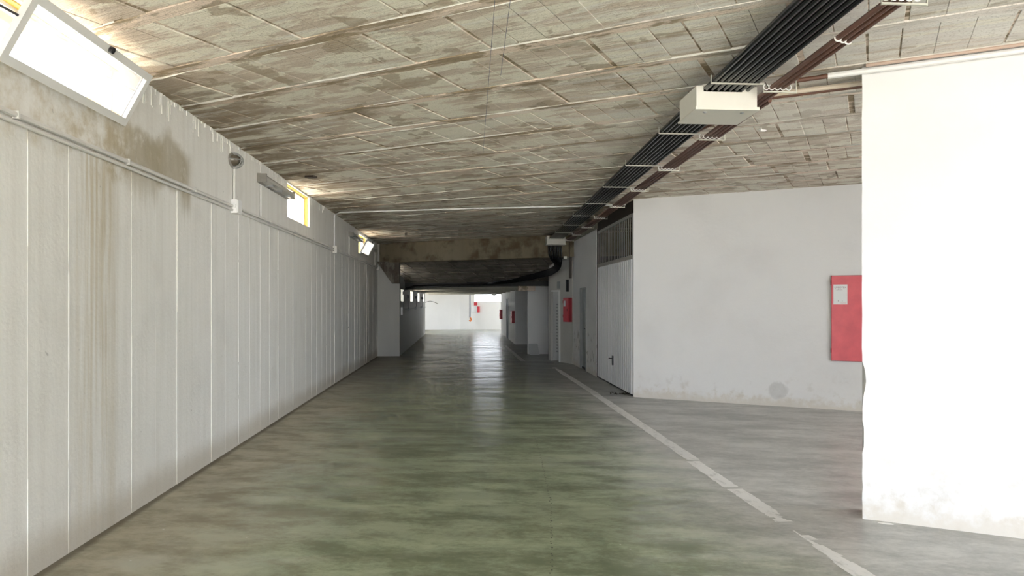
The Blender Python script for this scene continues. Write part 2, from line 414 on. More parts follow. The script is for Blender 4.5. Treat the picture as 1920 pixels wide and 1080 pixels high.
for (a, b_), (c, d_) in zip(WINS, WZ):
    MB().box(-2.76, XL-.03, a, b_, d_-.008, d_).box(-2.76, XL-.03, b_-.008, b_, c, d_-.008).build('window_reveal', 'yellow_eave', wl)
y = -2.6; i = 0
while y < 21.29:
    y1 = min(y+.43, 21.3); off = random.uniform(-.0015, .0025)
    box(XL-.02, XL+off, y+.003, y1-.003, .0, 2.62).build('wall_panel', 'left_wall_paint', wl)
    if i % 2 == 1 or random.random() < .2:
        w = .0035 if i % 2 else .002
        mb = MB()
        z = .02
        while z < 2.58:                       # broken fin of grout squeezed out of the formwork joint
            z2 = min(2.6, z+random.uniform(.3, 1.1))
            mb.box(XL-.004, XL+random.uniform(.002,.006), y-w, y+w, z, z2); z = z2 + random.uniform(.0,.05)
        mb.build('joint_ridge', 'left_wall_paint', wl)
    y = y1; i += 1
# ragged edge of plaster under the slab
mb = MB()
for q in range(150):
    yy = 5.7+random.random()**1.5*8.5; h = random.uniform(.01,.035) if random.random() < .75 else random.uniform(.04,.14)
    if any(a-.06 < yy < b_+.03 for a, b_ in WINS): continue
    mb.box(XL, XL+random.uniform(.008,.014), yy, yy+random.uniform(.006,.022), HC-h*1.4, HC)
o = mb.build('plaster_drips', 'left_wall_paint', wl); o['kind'] = 'stuff'
# return wall and far left wall
wr = MB().box(-2.75, -1.85, 21.3, 21.55, 0, 3.45).build('wall_left', 'grey_wall_paint')
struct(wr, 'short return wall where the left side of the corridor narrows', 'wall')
FW = [(21.75, 22.75), (25.75, 27.0), (29.9, 31.25), (34.0, 35.4)]
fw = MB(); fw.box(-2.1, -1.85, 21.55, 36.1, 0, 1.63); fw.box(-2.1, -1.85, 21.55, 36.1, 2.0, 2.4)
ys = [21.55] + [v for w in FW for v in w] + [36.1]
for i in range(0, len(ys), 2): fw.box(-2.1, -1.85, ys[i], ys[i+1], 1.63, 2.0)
fw = fw.build('wall_left', 'grey_wall_paint'); struct(fw, 'narrower far stretch of white left wall with four slit windows', 'wall')

# near right wall on the skew, chipped free edge
def skew_wall(name, k0, k1, j0, j1, z1, label, chips=False):
    mb = MB(); nz = 70 if chips else 1
    rows = []
    for i in range(nz+1):
        z = z1*i/nz; e = 0
        if chips:
            amp = .020 if z < 1.25 else .003
            e = max(0, mnoise.noise((z*7.3, 2.1, .5)))*amp*1.6 + random.random()*amp*.25
        rows.append([(jk(j0+e,k0),z),(jk(j1,k0),z),(jk(j1,k1),z),(jk(j0,k1),z)])
    vs = [(p[0][0],p[0][1],p[1]) for r in rows for p in r]
    fs = [(i*4+a, i*4+(a+1)%4, (i+1)*4+(a+1)%4, (i+1)*4+a) for i in range(nz) for a in range(4)]
    fs += [(3,2,1,0), tuple(nz*4+a for a in range(4))]
    mb.add(vs, fs)
    return struct(mb.build(name, 'white_render'), label, 'wall')
k_p = kofxy(2.95, 5.05)
wp = skew_wall('wall_right', k_p, k_p+.25, jofxy(2.95,5.05), jofxy(2.95,5.05)+7.4, HC+.05, 'bright white rendered wall end nearest on the right', True)
k_w = kofxy(2.89, 11.80)
ww = skew_wall('wall_right', k_w, k_w+.2, jofxy(2.89,11.80), jofxy(2.89,11.80)+7.4, HC+.05, 'white wall of the side bay carrying the large red cabinet')
struct(MB().box(9.0, 9.2, 5.9, 37.0, 0, 3.45).box(9.0, 9.2, -4.0, y_at(k_p,9.0), 0, 3.45).box(5.2, 9.0, -4.0, -3.8, 0, 3.45).box(9.0, 9.2, y_at(k_p,9.0), 5.9, 0, .6).build('wall_right', 'far_wall_paint'), 'unseen outer wall with openings shaped to set the daylight', 'wall')  # rear stub and bay opening above the parapet added to balance daylight

# corridor wall right: concrete edge beam, piers around the doors
wm = MB(); wm.box(XR, XR+.07, 15.06, 16.33, 0, 3.17); wm.box(XR, XR+.2, 17.16, 18.30, 0, 3.17); wm.box(XR, XR+.2, 16.33, 17.16, 1.95, 3.17)
wm = wm.build('wall_right', 'white_render'); struct(wm, 'white corridor wall around the grey door beyond the garage door', 'wall')
box(XR-.02, XR+.2, 15.02, 18.3, 3.17, 3.36).build('edge_beam', 'far_concrete', wm)
# oblique face with the vented door
A, B = Vector((2.86, 18.30)), Vector((2.40, 19.40)); d = (B-A).normalized(); nrm = Vector((-d.y, d.x)); nrm = nrm if nrm.x < 0 else -nrm
Lw = (B-A).length
def abp(t, o, z): p = A + d*t + nrm*o; return (p.x, p.y, z)
def abbox(mb, t0, t1, o0, o1, z0, z1):
    c = A + d*(t0+t1)/2 + nrm*(o0+o1)/2
    return mb.obox((c.x,c.y,(z0+z1)/2), (d.x*(t1-t0)/2, d.y*(t1-t0)/2, 0), (nrm.x*(o1-o0)/2, nrm.y*(o1-o0)/2, 0), (0,0,(z1-z0)/2))
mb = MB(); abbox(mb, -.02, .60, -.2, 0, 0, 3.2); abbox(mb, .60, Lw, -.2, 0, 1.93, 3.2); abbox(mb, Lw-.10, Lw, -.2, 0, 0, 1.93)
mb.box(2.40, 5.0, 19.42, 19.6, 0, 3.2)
wo = mb.build('wall_right', 'grey_wall_paint'); struct(wo, 'oblique white wall face with the narrow vented door', 'wall')
# piers and far right wall
p1 = MB().box(2.04, 5.0, 21.85, 22.1, 0, 2.2).build('wall_right', 'far_wall_paint'); struct(p1, 'white partition with the pale board leaning on it', 'wall')
p2 = MB().box(2.04, 5.0, 27.0, 27.2, 0, 2.2).build('wall_right', 'far_wall_paint'); struct(p2, 'second white partition end behind the first one', 'wall')
p3 = MB(); p3.box(2.03, 2.25, 27.2, 37.0, 0, 2.3); p3.box(2.25, 9.2, 36.8, 37.0, 0, 3.45)
p3 = p3.build('wall_right', 'far_wall_paint'); struct(p3, 'far right wall with two small red cabinets', 'wall')
struct(box(5.0, 5.2, 18.3, 37.0, 0, 3.45).build('wall_right', 'far_wall_paint'), 'hidden back wall of the far bays', 'wall')
pe = MB(); pe.prism([(-6,40.9),(-.1,42.3),(-.1,42.6),(-6,41.2)], 0, 2.35); pe.prism([(-.1,42.3),(6,41.2),(6,41.5),(-.1,42.6)], 0, 1.64)
pe.prism([(-.1,42.3),(.75,42.147),(.75,42.447),(-.1,42.6)], 1.64, 2.35)
pe = pe.build('wall_back', 'far_wall_paint'); struct(pe, 'bright white end wall of the corridor with a high opening', 'wall')
struct(MB().prism([(-5.0,41.3),(5.5,41.3),(5.5,41.5),(-.1,42.6),(-5.0,41.5)], 2.35, 2.6).build('roof', 'roof_slab'), 'roof strip over the far end of the corridor', 'roof')

# ------------------------------------------------------------------ near ceiling: joists, blocks, mortar
poly = [(-2.75,-4.0),(9.2,-4.0),(9.2,y_at(5.6,9.2)),(9.2,y_at(12.,9.2)),(4.5,y_at(17.1,4.5)),(-2.75,y_at(17.1,-2.75))]
ce = MB().prism(poly, HC+.008, HC+.10).build('ceiling', 'bed_concrete')
struct(ce, 'raw ceiling of concrete joists and block infill smeared with mortar', 'ceiling')
PITCH = .737; K0 = 3.60
def xlim(k):
    if k < k_p-.1: return 8.9
    if k < k_w+.1: return 6.6
    return 3.05
camP = Vector((0,0,1.6)); cf = Vector((math.sin(math.radians(4.043)), math.cos(math.radians(4.043)), 0)); cr = Vector((cf.y,-cf.x,0))
def vis(x, y):
    dv = Vector((x,y,HC))-camP; dep = dv.dot(cf)
    if dep < .5: return 0
    u = dv.dot(cr)/dep*1330; v = dv.z/dep*1330
    if abs(u) > 1050 or v > 640: return 0
    return 1/dep**3
WJ = .105
blk = MB(); hx, hy, b = .0972, (PITCH-WJ)/2-.005, .0025
blk.add([(-hx,-hy,.03),(hx,-hy,.03),(hx,hy,.03),(-hx,hy,.03),(-hx,-hy,b),(hx,-hy,b),(hx,hy,b),(-hx,hy,b),(-hx+b,-hy+b,0),(hx-b,-hy+b,0),(hx-b,hy-b,0),(-hx+b,hy-b,0)],
        [(0,1,5,4),(1,2,6,5),(2,3,7,6),(3,0,4,7),(4,5,9,8),(5,6,10,9),(6,7,11,10),(7,4,8,11),(8,9,10,11)])
bme = D.meshes.new('ceiling_block'); bme.from_pydata(blk.v, [], blk.f); bme.materials.append(M['block_concrete']); bme.update()
cand = []
ridge = MB()
for n in range(-9, 19):
    k = K0 + PITCH*n
    if k > 16.95: break
    # joist as long bar between the walls
    def jrange(kk):
        # x = JX j + KX k ; y = JY j + KY k
        j0 = (XL-.05-KX*kk)/JX; j1 = (xlim(kk)-KX*kk)/JX
        ymax = (KY*kk+2.5)/(-JY)
        return j0, min(j1, ymax)
    j0, j1 = jrange(k)
    if j1-j0 > .4:
        mb = MB(); c0, c1 = jk(j0,k), jk(j1,k)
        dz = random.uniform(-.004,.004)
        mb.obox(((c0[0]+c1[0])/2,(c0[1]+c1[1])/2,HC+.018+dz), (JX*(j1-j0)/2, JY*(j1-j0)/2, 0), (KX*WJ/2, KY*WJ/2, 0), (0,0,.02))
        mb.build('joist', 'joist_concrete', ce)
        for sgn in (-1, 1):                     # squeezed-out mortar along the joist edges
            j = j0; run = []
            while j < j1:
                if n >= 0 or True:
                    hgt = max(0, mnoise.noise((j*.9, k*3.1+sgn, 4.2))+.02)*.020 + max(0,mnoise.noise((j*11, k, sgn*3)))*.004
                    wd = .004+abs(mnoise.noise((j*5, k, 1.7)))*.009
                    run.append((j, hgt, wd, mnoise.noise((j*4, k*2, 9))*.008))
                j += .05
            if sgn > 0 and n % 3: break
            kk = k+sgn*(WJ/2+.004)
            vs = []; fs = []
            for (jj, hgt, wd, off) in run:
                for o2, z in ((-wd, HC+.008), (0, HC-hgt), (wd, HC+.008)):
                    p = jk(jj, kk+off+o2); vs.append((p[0],p[1],z))
            for q in range(len(run)-1):
                if run[q][1]+run[q+1][1] < .005: continue
                fs += [(q*3,q*3+1,q*3+4,q*3+3),(q*3+1,q*3+2,q*3+5,q*3+4)]
            if fs: ridge.add(vs, fs)
    km = k+PITCH/2
    if km > 16.9: continue
    j0, j1 = jrange(km); j = j0+random.uniform(0,.1); cnt = random.randint(0,2)
    while j < j1:
        x, y = jk(j, km); cand.append((vis(x,y), x, y)); cnt += 1; j += .2+random.choice((0,0,0,.002,.006))
        if cnt % 3 == 0 and random.random() < .6: j += random.uniform(.01,.05)
cand.sort(reverse=True)
rest = MB()
ang = -SK
for i, (s_, x, y) in enumerate(cand):
    z = HC+random.uniform(-.002,.003)
    if i < 298 and s_ > 0:
        ob = D.objects.new('ceiling_block', bme); COL.objects.link(ob); ob.parent = ce
        ob.location = Vector((x,y,z))-ORG[ce]; ob.rotation_euler = (random.uniform(-.004,.004), random.uniform(-.01,.01), ang+random.uniform(-.006,.006))
        ob.scale = (random.choice((.98,1.0,1.045,1.045)), random.uniform(.97,1.015), 1)
    else:
        sx, sy = random.choice((.98,1.0,1.045,1.045)), random.uniform(.97,1.01)
        rest.add([(x+JX*v[0]*sx+KX*v[1]*sy, y+JY*v[0]*sx+KY*v[1]*sy, z+v[2]) for v in blk.v], blk.f)
o = rest.build('infill_blocks', 'block_concrete', ce); o['kind'] = 'stuff'
o = ridge.build('mortar_ridges', 'mortar', ce); o['kind'] = 'stuff'

# dropped beam, sloping slab, second beam, low far ceiling
def skew_beam(name, k0, k1, z0, z1, xa, xb, mt, label):
    pl = [(xa,y_at(k0,xa)),(xb,y_at(k0,xb)),(xb,y_at(k1,xb)),(xa,y_at(k1,xa))]
    return struct(MB().prism(pl, z0, z1).build(name, mt), label, 'beam')
skew_beam('trim_1', 17.0, 17.28, 2.78, 3.46, -2.75, 6.0, 'beam_concrete', 'stained dropped concrete beam across the corridor')
mb = MB()
xa, xb = -2.75, 6.0
def sl(k): return 2.80-(k-17.28)*.335
mb.add([(xa,y_at(17.28,xa),sl(17.28)+.02),(xb,y_at(17.28,xb),sl(17.28)+.02),(xb,y_at(19.1,xb),sl(19.1)+.02),(xa,y_at(19.1,xa),sl(19.1)+.02),
        (xa,y_at(17.28,xa),3.1),(xb,y_at(17.28,xb),3.1),(xb,y_at(19.1,xb),2.6),(xa,y_at(19.1,xa),2.6)],
       [(0,3,2,1),(4,5,6,7),(0,1,5,4),(1,2,6,5),(2,3,7,6),(3,0,4,7)])
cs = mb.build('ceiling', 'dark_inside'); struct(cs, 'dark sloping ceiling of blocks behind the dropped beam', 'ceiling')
fall = Vector((KX, KY, -.335)).normalized(); alng = Vector((JX, JY, 0)); nr = alng.cross(fall)
for r in range(4):
    kc = 17.28 + (r+.5)*.45
    j = jofxy(-2.5, y_at(kc,-2.5)) + random.uniform(0,.3)
    while True:
        x, y = jk(j, kc)
        if x > 2.75: break
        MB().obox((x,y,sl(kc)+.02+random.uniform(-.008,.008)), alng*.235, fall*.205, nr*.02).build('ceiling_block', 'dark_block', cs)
        j += .5
mb = MB(); hp = [(-2.5,2.80),(-2.06,2.16),(-1.84,2.16),(-1.84,2.80)]
mb.add([(x,21.12,z) for x,z in hp]+[(x,21.30,z) for x,z in hp], [(0,1,2,3),(7,6,5,4),(0,4,5,1),(1,5,6,2),(2,6,7,3),(3,7,4,0)])
mb.build('haunch', 'dark_block', cs)
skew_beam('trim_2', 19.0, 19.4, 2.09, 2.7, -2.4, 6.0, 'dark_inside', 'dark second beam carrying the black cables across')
pl = [(-2.1,y_at(19.4,-2.1)),(5.1,y_at(19.4,5.1)),(5.1,37.0),(5.1,41.4),(-.1,42.3),(-4.9,41.15),(-4.9,36.15),(-2.1,36.15)]
cf_ = MB().prism(pl, 2.16, 2.34).build('ceiling', 'far_concrete'); struct(cf_, 'low far ceiling with cross ribs', 'ceiling')
for kk in (20.6, 22.2, 24.2, 26.6, 29.2, 31.8, 34.2):
    pl = [(-1.9,y_at(kk,-1.9)),(2.5,y_at(kk,2.5)),(2.5,y_at(kk+.3,2.5)),(-1.9,y_at(kk+.3,-1.9))]
    MB().prism(pl, 2.04, 2.17).build('ceiling_rib', 'far_concrete', cf_)
mb = MB().box(1.70, 2.20, 21.20, 21.55, 1.95, 2.17); mb.build('ceiling_rib', 'joist_concrete', cf_)

# ------------------------------------------------------------------ windows in the left wall
YE = box(-3.30, -2.75, -4.0, 21.5, 3.62, 3.72).build('eave', 'yellow_eave'); struct(YE, 'yellow painted eave outside above the left windows', 'eave')
def frame_rect(mb, x0, x1, ya, yb, za, zb, w):
    mb.box(x0,x1,ya,yb,za,za+w); mb.box(x0,x1,ya,yb,zb-w,zb); mb.box(x0,x1,ya,ya+w,za+w,zb-w); mb.box(x0,x1,yb-w,yb,za+w,zb-w)
def window(n, ya, yb, za, zb, opened, label):
    fr = MB(); frame_rect(fr, -2.64, -2.58, ya, yb, za, zb, .03)
    f = fr.build('window_%d' % n, 'sash_white'); struct(f, label, 'window')
    if opened:
        t = math.radians(28); L = .42; s_, c_ = math.sin(t), math.cos(t)
        ax = Vector((s_,0,c_)); nx = Vector((c_,0,-s_)); p0 = Vector((-2.478, 0, za-.012))
        def bar(y0,y1,a0,a1,th=.018,mt='sash_white',nm='sash',par=f):
            c = p0+ax*(a0+a1)/2+Vector((0,(y0+y1)/2,0)); return (c, Vector((0,(y1-y0)/2,0)), ax*(a1-a0)/2, nx*th)
        w = .052; y0, y1 = ya+.06, yb-.05
        sb = MB()
        for q in (bar(y0,y1,0,w), bar(y0,y1,L-w,L), bar(y0,y0+w,w,L-w), bar(y1-w,y1,w,L-w)):
            sb.obox(q[0], q[1], q[2], q[3])
        sash = sb.build('sash', 'sash_white', f)
        q = bar(y0+w, y1-w, w, L-w, .003); MB().obox(*q).build('pane', 'glass', sash)
        q = bar(y1-w-.035, y1-w-.03, w, L-w, .005); MB().obox(*q).build('glazing_bead', 'grey_metal', sash)
        c = p0+ax*(L-.02)+Vector((0,(y0+y1)/2+.1,0))
        MB().disc(c-nx*0+ax*.0, nx*1, .022, .04, 10).build('latch', 'black_plastic', sash)
        # stay arms
        for yy in (y0-.012, y1+.012):
            a = p0+ax*(L*.62)+Vector((0,yy,0)); bq = Vector((-2.6, yy, zb-.05))
            MB().tube([bq, a], .008, 6).build('stay_arm', 'black_plastic', f)
    else:
        box(-2.625, -2.619, ya+.03, yb-.03, za+.03, zb-.03).build('pane', 'glass', f)
    return f
window(1, *WINS[0], *WZ[0], True, 'large nearest high window with white sash tilted inward')
window(2, *WINS[1], *WZ[1], False, 'closed high window between the two tilted ones')
window(3, *WINS[2], *WZ[2], True, 'small distant high window with its sash tilted open')
for i, (a, b_) in enumerate(FW):
    fr = MB(); frame_rect(fr, -2.02, -1.97, a, b_, 1.63, 2.0, .02)
    f = fr.build('window_%d' % (4+i), 'sash_white')
    struct(f, ['first', 'second', 'third', 'last'][i] + ' slit window along the narrow far left wall', 'window')
    box(-2.0, -1.995, a+.02, b_-.02, 1.65, 1.98).build('pane', 'glass', f)
# pink flowering shrub outside the near window
sh = thing('flowering_shrub', (-4.35, 5.75, 2.72), 'pink flowering shrub outside the nearest left window', 'shrub')
mb = MB()
for q in range(5): mb.tube([(-4.35,5.75,2.72), (-4.35+random.uniform(-.2,.2),5.75+random.uniform(-.2,.2),3.5), (-4.35+random.uniform(-.4,.4),5.75+random.uniform(-.4,.4),4.3)], [.02,.014,.006], 5)
mb.build('stem', 'green_leaf', sh)
for nm, mt, cnt in (('petals','pink_petal',420),('foliage','green_leaf',160)):
    mb = MB()
    for q in range(cnt):
        c = Vector((-4.35,5.75,3.95))+Vector((random.gauss(0,.24),random.gauss(0,.24),random.gauss(0,.28)))
        u = Vector((random.gauss(0,1),random.gauss(0,1),random.gauss(0,1))).normalized()*.035
        v = u.cross(Vector((random.random(),random.random(),random.random()))).normalized()*.028
        mb.add([c-u,c+v,c+u,c-v],[(0,1,2,3)])
    o = mb.build(nm, mt, sh); o['kind'] = 'stuff'

# ------------------------------------------------------------------ doors
# garage door with grille
gx = XR+.03; y0, y1 = 11.90, 15.02
gd = MB(); gd.box(gx-.02, gx+.05, y1-.03, y1+.05, 0, 3.17); gd.box(gx-.02, gx+.05, y0, y1, 3.12, 3.17)
gd = gd.build('door_1', 'dark_brown_metal'); struct(gd, 'white ribbed metal garage door with barred grille above', 'door')
mb = MB(); nr_ = 21; w = (y1-y0-.08)/nr_
for i in range(nr_):
    a = y0+.04+i*w
    mb.add([(gx+.012,a,.03),(gx+.012,a+w*.18,.03),(gx-.024,a+w*.30,.03),(gx-.024,a+w*.88,.03),(gx+.012,a+w,.03),
            (gx+.012,a,2.34),(gx+.012,a+w*.18,2.34),(gx-.024,a+w*.30,2.34),(gx-.024,a+w*.88,2.34),(gx+.012,a+w,2.34)],
           [(q,q+5,q+6,q+1) for q in range(4)])
mb.box(gx+.012, gx+.03, y0+.04, y1-.04, .03, 2.34)
dp = mb.build('door_leaf', 'garage_white', gd)
box(gx-.005, gx+.05, y0-.03, y0+.02, 0, 3.12).build('jamb', 'garage_white', gd)
box(gx-.02, gx+.03, y0+.03, y1-.03, 2.34, 2.41).build('transom', 'grille_metal', gd)
box(gx-.01, gx+.05, y0, y1, 3.17, 3.36).build('dark_gap_strip', 'dark_brown_metal', gd)  # dark strip standing in for the shaded gap above the grille
box(gx-.012, gx+.03, y0+.03, y1-.03, 3.07, 3.12).build('top_rail', 'grille_metal', gd)
for i in range(22):
    a = y0+.07+i*(y1-y0-.14)/21
    box(gx-.004, gx+.004, a-.016, a+.016, 2.41, 3.09).build('grille_bar', 'grille_metal', gd)
mb = MB(); mb.box(gx-.045, gx-.02, 13.37, 13.42, .40, .58); mb.tube([(gx-.045,13.395,.53),(gx-.085,13.395,.53),(gx-.085,13.50,.525)], .010, 6)
mb.build('handle', 'black_plastic', gd)
box(gx-.005, gx+.03, y0, y1, 0, .03).build('threshold_gap', 'black_plastic', gd)
# grey steel door
d2 = MB(); d2.box(XR-.01, XR+.1, 16.33, 16.37, 0, 1.95); d2.box(XR-.01, XR+.1, 17.12, 17.16, 0, 1.95); d2.box(XR-.01, XR+.1, 16.37, 17.12, 1.91, 1.95)
d2 = d2.build('door_2', 'grey_metal'); struct(d2, 'plain grey steel door between the garage door and red cabinet', 'door')
lf = box(XR+.05, XR+.09, 16.37, 17.12, .05, 1.91).build('door_leaf', 'door_grey', d2)
mb = MB(); mb.tube([(XR+.05,16.45,.98),(XR+.0,16.45,.98),(XR+.0,16.57,.98)], .012, 6); mb.build('handle', 'black_plastic', lf)
box(XR+.04, XR+.1, 16.37, 17.12, 0, .05).build('threshold', 'dark_inside', d2)
# narrow vented door
d3 = MB(); abbox(d3, .60, .66, -.14, .02, 0, 1.93); abbox(d3, .66, Lw-.10, -.14, .0, 1.89, 1.93)
d3 = d3.build('door_3', 'white_paint_metal'); struct(d3, 'narrow pale door with a column of vent slots', 'door')
mb = MB(); abbox(mb, .68, Lw-.10, -.10, -.06, .02, 1.89); lf = mb.build('door_leaf', 'pale_board', d3)
for i in range(16):
    mb = MB(); abbox(mb, .82, .93, -.063, -.055, .25+i*.085, .29+i*.085); mb.build('vent_slot', 'grey_metal', lf)
mb = MB(); abbox(mb, .655, .68, -.15, -.05, 0, 1.89); mb.build('jamb_gap', 'dark_inside', d3)
# near-black wall colour stands in for the unlit garage behind the grille
struct(MB().box(5.6, 5.75, 12.0, 18.3, 0, 3.45).box(3.08, 5.6, 18.2, 18.28, 0, 3.45).build('wall_right', 'dark_inside'), 'near-black wall standing in for the unlit lock-up behind the grille', 'wall')
# far doors on the far right wall
d4 = MB(); d4.box(2.0, 2.04, 31.0, 31.06, 0, 1.75); d4.box(2.0, 2.04, 31.9, 31.96, 0, 1.75); d4.box(2.0, 2.04, 31.0, 31.96, 1.75, 1.8)
d4 = d4.build('door_4', 'grey_metal'); struct(d4, 'tiny far door between the two far red cabinets', 'door')
box(2.015, 2.035, 31.06, 31.9, 0.02, 1.75).build('door_leaf', 'blue_paint', d4)

# ------------------------------------------------------------------ left wall fittings
def conduit(name, path, r, label, clips=(), mt='wall_conduit', cat='conduit', group=None):
    lo = min(path, key=lambda p: p[2])
    t = thing(name, lo, label, cat, group)
    MB().tube(path, r, 8).build('pipe', mt, t, True)
    for c in clips:
        box(c[0]-.02, c[0]+.019, c[1]-.008, c[1]+.008, c[2]-.022, c[2]+.022).build('clip', mt, t)
    return t
xc = XL+.02
conduit('wall_conduit', [(xc,-2.4,2.648),(xc,21.2,2.640)], .017, 'upper of the two long horizontal conduits on the left wall', [(xc,1.5+1.32*i,2.645) for i in range(15)])
conduit('wall_conduit', [(xc-.002,-2.4,2.606),(xc-.002,21.2,2.600)], .013, 'lower thinner horizontal conduit running along the left wall')
def vpipe(y, z0, z1, label): conduit('wall_conduit', [(xc,y,z0),(xc,y,z1)], .014, label)
vpipe(7.94, 2.70, 3.09, 'short vertical conduit under the oval bulkhead lamp')
vpipe(8.96, 2.66, 3.05, 'short vertical conduit under the nearer tube light')
conduit('wall_conduit', [(xc,14.04,2.66),(xc,14.04,3.28),(xc+.02,14.04,HC-.03),(-2.3,y_at(kofxy(-2.42,13.74),-2.3),HC-.03),(0,12.98,HC-.03),(2.22,12.45,HC-.03),(2.86,12.22,HC-.03)], .013, 'white conduit climbing the left wall and crossing the ceiling', mt='white_pipe')
vpipe(15.86, 2.66, 3.05, 'vertical conduit under the farther tube light')
vpipe(20.5, 2.66, 3.04, 'vertical conduit under the small grey socket box')
def jbox(y, z, w, h, dpt, label, mt='wall_conduit'):
    t = thing('junction_box', (XL, y, z-h/2), label, 'junction box')
    b_ = box(XL, XL+dpt, y-w/2, y+w/2, z-h/2, z+h/2).build('body', mt, t)
    box(XL+dpt, XL+dpt+.008, y-w/2+.01, y+w/2-.01, z-h/2+.01, z+h/2-.01).build('lid', mt, t)
    for sy in (-1,1): MB().disc((XL+dpt*.5, y+sy*w/2, z), (0,sy,0), .024, .02, 8).build('gland', mt, t)
jbox(7.96, 2.645, .15, .15, .07, 'white junction box below the oval bulkhead lamp', 'white_pipe')
jbox(14.04, 2.63, .14, .14, .07, 'junction box at the foot of the ceiling-crossing conduit')
jbox(20.5, 3.08, .10, .08, .06, 'small grey socket box beyond the farthest near window', 'lamp_grey')
jbox(21.18, 2.62, .12, .14, .06, 'junction box at the far end of the wall conduits')
# oval bulkhead lamp
t = thing('bulkhead_lamp', (XL, 7.92, 3.06), 'oval bulkhead lamp with metal guard on the left wall', 'lamp')
MB().dome((XL,7.92,3.145), (1,0,0), .13, .085, .035, (0,1,0), 18, 4).build('base', 'lamp_grey', t, True)
MB().dome((XL+.02,7.92,3.145), (1,0,0), .105, .065, .085, (0,1,0), 18, 5).build('glass_cover', 'lamp_glass', t, True)
g_ = MB()
for off in (-.045, 0, .045):
    g_.tube([Vector((XL+.015+.10*math.sin(a), 7.92+off, 3.145+.088*math.cos(a)*math.sqrt(max(0.05,1-(off/.12)**2)))) for a in [math.pi*q/8 for q in range(9)]], .005, 5)
g_.tube([Vector((XL+.015+.10*math.sin(a), 7.92+.125*math.cos(a), 3.145)) for a in [math.pi*q/8 for q in range(9)]], .005, 5)
g_.build('guard', 'grey_metal', t)
# tube lights
def batten(ya, yb, z, label):
    t = thing('tube_light', (XL, (ya+yb)/2, z-.06), label, 'lamp')
    box(XL, XL+.05, ya, yb, z-.055, z+.055).build('housing', 'lamp_grey', t)
    n = 8; mb = MB(); path = []
    prof = [(XL+.05, z-.05),(XL+.085, z-.045),(XL+.115, z-.02),(XL+.12, z+.01),(XL+.105, z+.035),(XL+.05, z+.05)]
    vs = [(p[0],ya+.03,p[1]) for p in prof]+[(p[0],yb-.03,p[1]) for p in prof]; m = len(prof)
    mb.add(vs, [(i,(i+1)%m,m+(i+1)%m,m+i) for i in range(m)]+[tuple(range(m-1,-1,-1)),tuple(range(m,2*m))])
    mb.build('diffuser', 'tube_cover', t)
    for yy in (ya, yb-.03): box(XL+.05, XL+.118, yy, yy+.03, z-.052, z+.052).build('end_cap', 'lamp_grey', t)
    for yy in (ya+.3, (ya+yb)/2, yb-.3): box(XL+.02, XL+.126, yy-.012, yy+.012, z-.062, z-.04).build('clip', 'grey_metal', t)
batten(8.86, 10.34, 3.125, 'tube light with pale diffuser beside the middle window')
batten(15.86, 17.36, 3.105, 'tube light overlapping the far tilted window')
# far left wall: cables and small lamps hanging
t = thing('wall_conduit', (-1.82, 22.0, 1.36), 'sagging thin dark conduit under the slit windows', 'conduit')
MB().tube([(-1.82,22.0,1.62),(-1.82,22.2,1.40),(-1.82,23.0,1.385),(-1.82,25,1.375),(-1.82,28,1.37),(-1.82,31,1.37),(-1.82,35.8,1.36)], .012, 6).build('pipe', 'grey_metal', t)
for yy in (24.5, 28.2, 32.0): box(-1.85,-1.79,yy-.05,yy+.05,1.33,1.43).build('box', 'grey_metal', t)
for i, yy in enumerate((24.0, 28.3, 32.6)):
    t = thing('wall_lamp', (-1.85, yy, 1.72), ['nearest', 'middle', 'farthest'][i]+' small dark lamp between the slit windows', 'lamp')
    box(-1.85, -1.76, yy-.06, yy+.06, 1.74, 1.84).build('body', 'black_plastic', t)
    MB().tube([(-1.80,yy,1.74),(-1.80,yy,1.38)], .008, 5).build('cord', 'black_plastic', t)
t = MB().tube([(-1.83,35.9,1.60),(-1.6,35.95,1.66),(-1.35,36.0,1.60),(-1.2,36.0,1.52)], .014, 6).build('loose_cable', 'black_cable')
tag(t, 'loose cable end sticking out at the far wall corner', 'cable')
t = box(-1.85,-1.80,21.75,21.80,1.22,1.45).build('white_tag', 'white_pipe'); tag(t, 'small white strip on the wall below the first slit window', 'switch')

# ------------------------------------------------------------------ overhead cables and pipes
def cx(y): return 1.72 + (y-2.0)*.0297          # left edge of the run drifts right
CZ = 3.215
ordn = ['first','second','third','fourth','fifth','sixth','seventh','eighth']
for i in range(8):
    o = .022+i*.0465
    zz = CZ
    path = [(cx(y)+o, y, zz) for y in (-3.9, 2, 6, 10, 14, 17.2, 18.05)]
    path += [(cx(18.2)+o, 18.20, CZ-.03), (cx(18.2)+o+.01, 18.26, CZ-.12), (cx(18.2)+o+.02, 18.27, 2.98), (cx(18.2)+o+.035, 18.28, 2.84), (cx(18.2)+o*.85+.09, 18.31, 2.72-.006*i),
             (cx(18.2)+o*.5+.20, 18.42, 2.63-.014*i), (cx(18.2)+.24+o*.3, 18.62, 2.56-.016*i), (2.30+o*.3, 18.95, 2.47-.018*i), (1.95, 19.45+.03*i, 2.37-.018*i), (1.35, 20.3+.04*i, 2.25-.012*i),
             (.55, y_at(18.90-.02*i,.55), 2.165-.006*i), (-.5, y_at(18.90-.02*i,-.5), 2.155-.006*i), (-1.5, y_at(18.90-.02*i,-1.5), 2.14-.008*i), (-1.78, y_at(18.90-.02*i,-1.78)-.5, 2.05-.008*i), (-1.81, 22.1, 1.85+.01*i)]
    b_ = MB().tube(path, .0180, 10).build('black_cable', 'black_cable', None, True)
    tag(b_, ordn[i]+' black cable from the left in the overhead bundle', 'cable', 'overhead black cables')
def bx_(y): return 2.04 + y*.0295
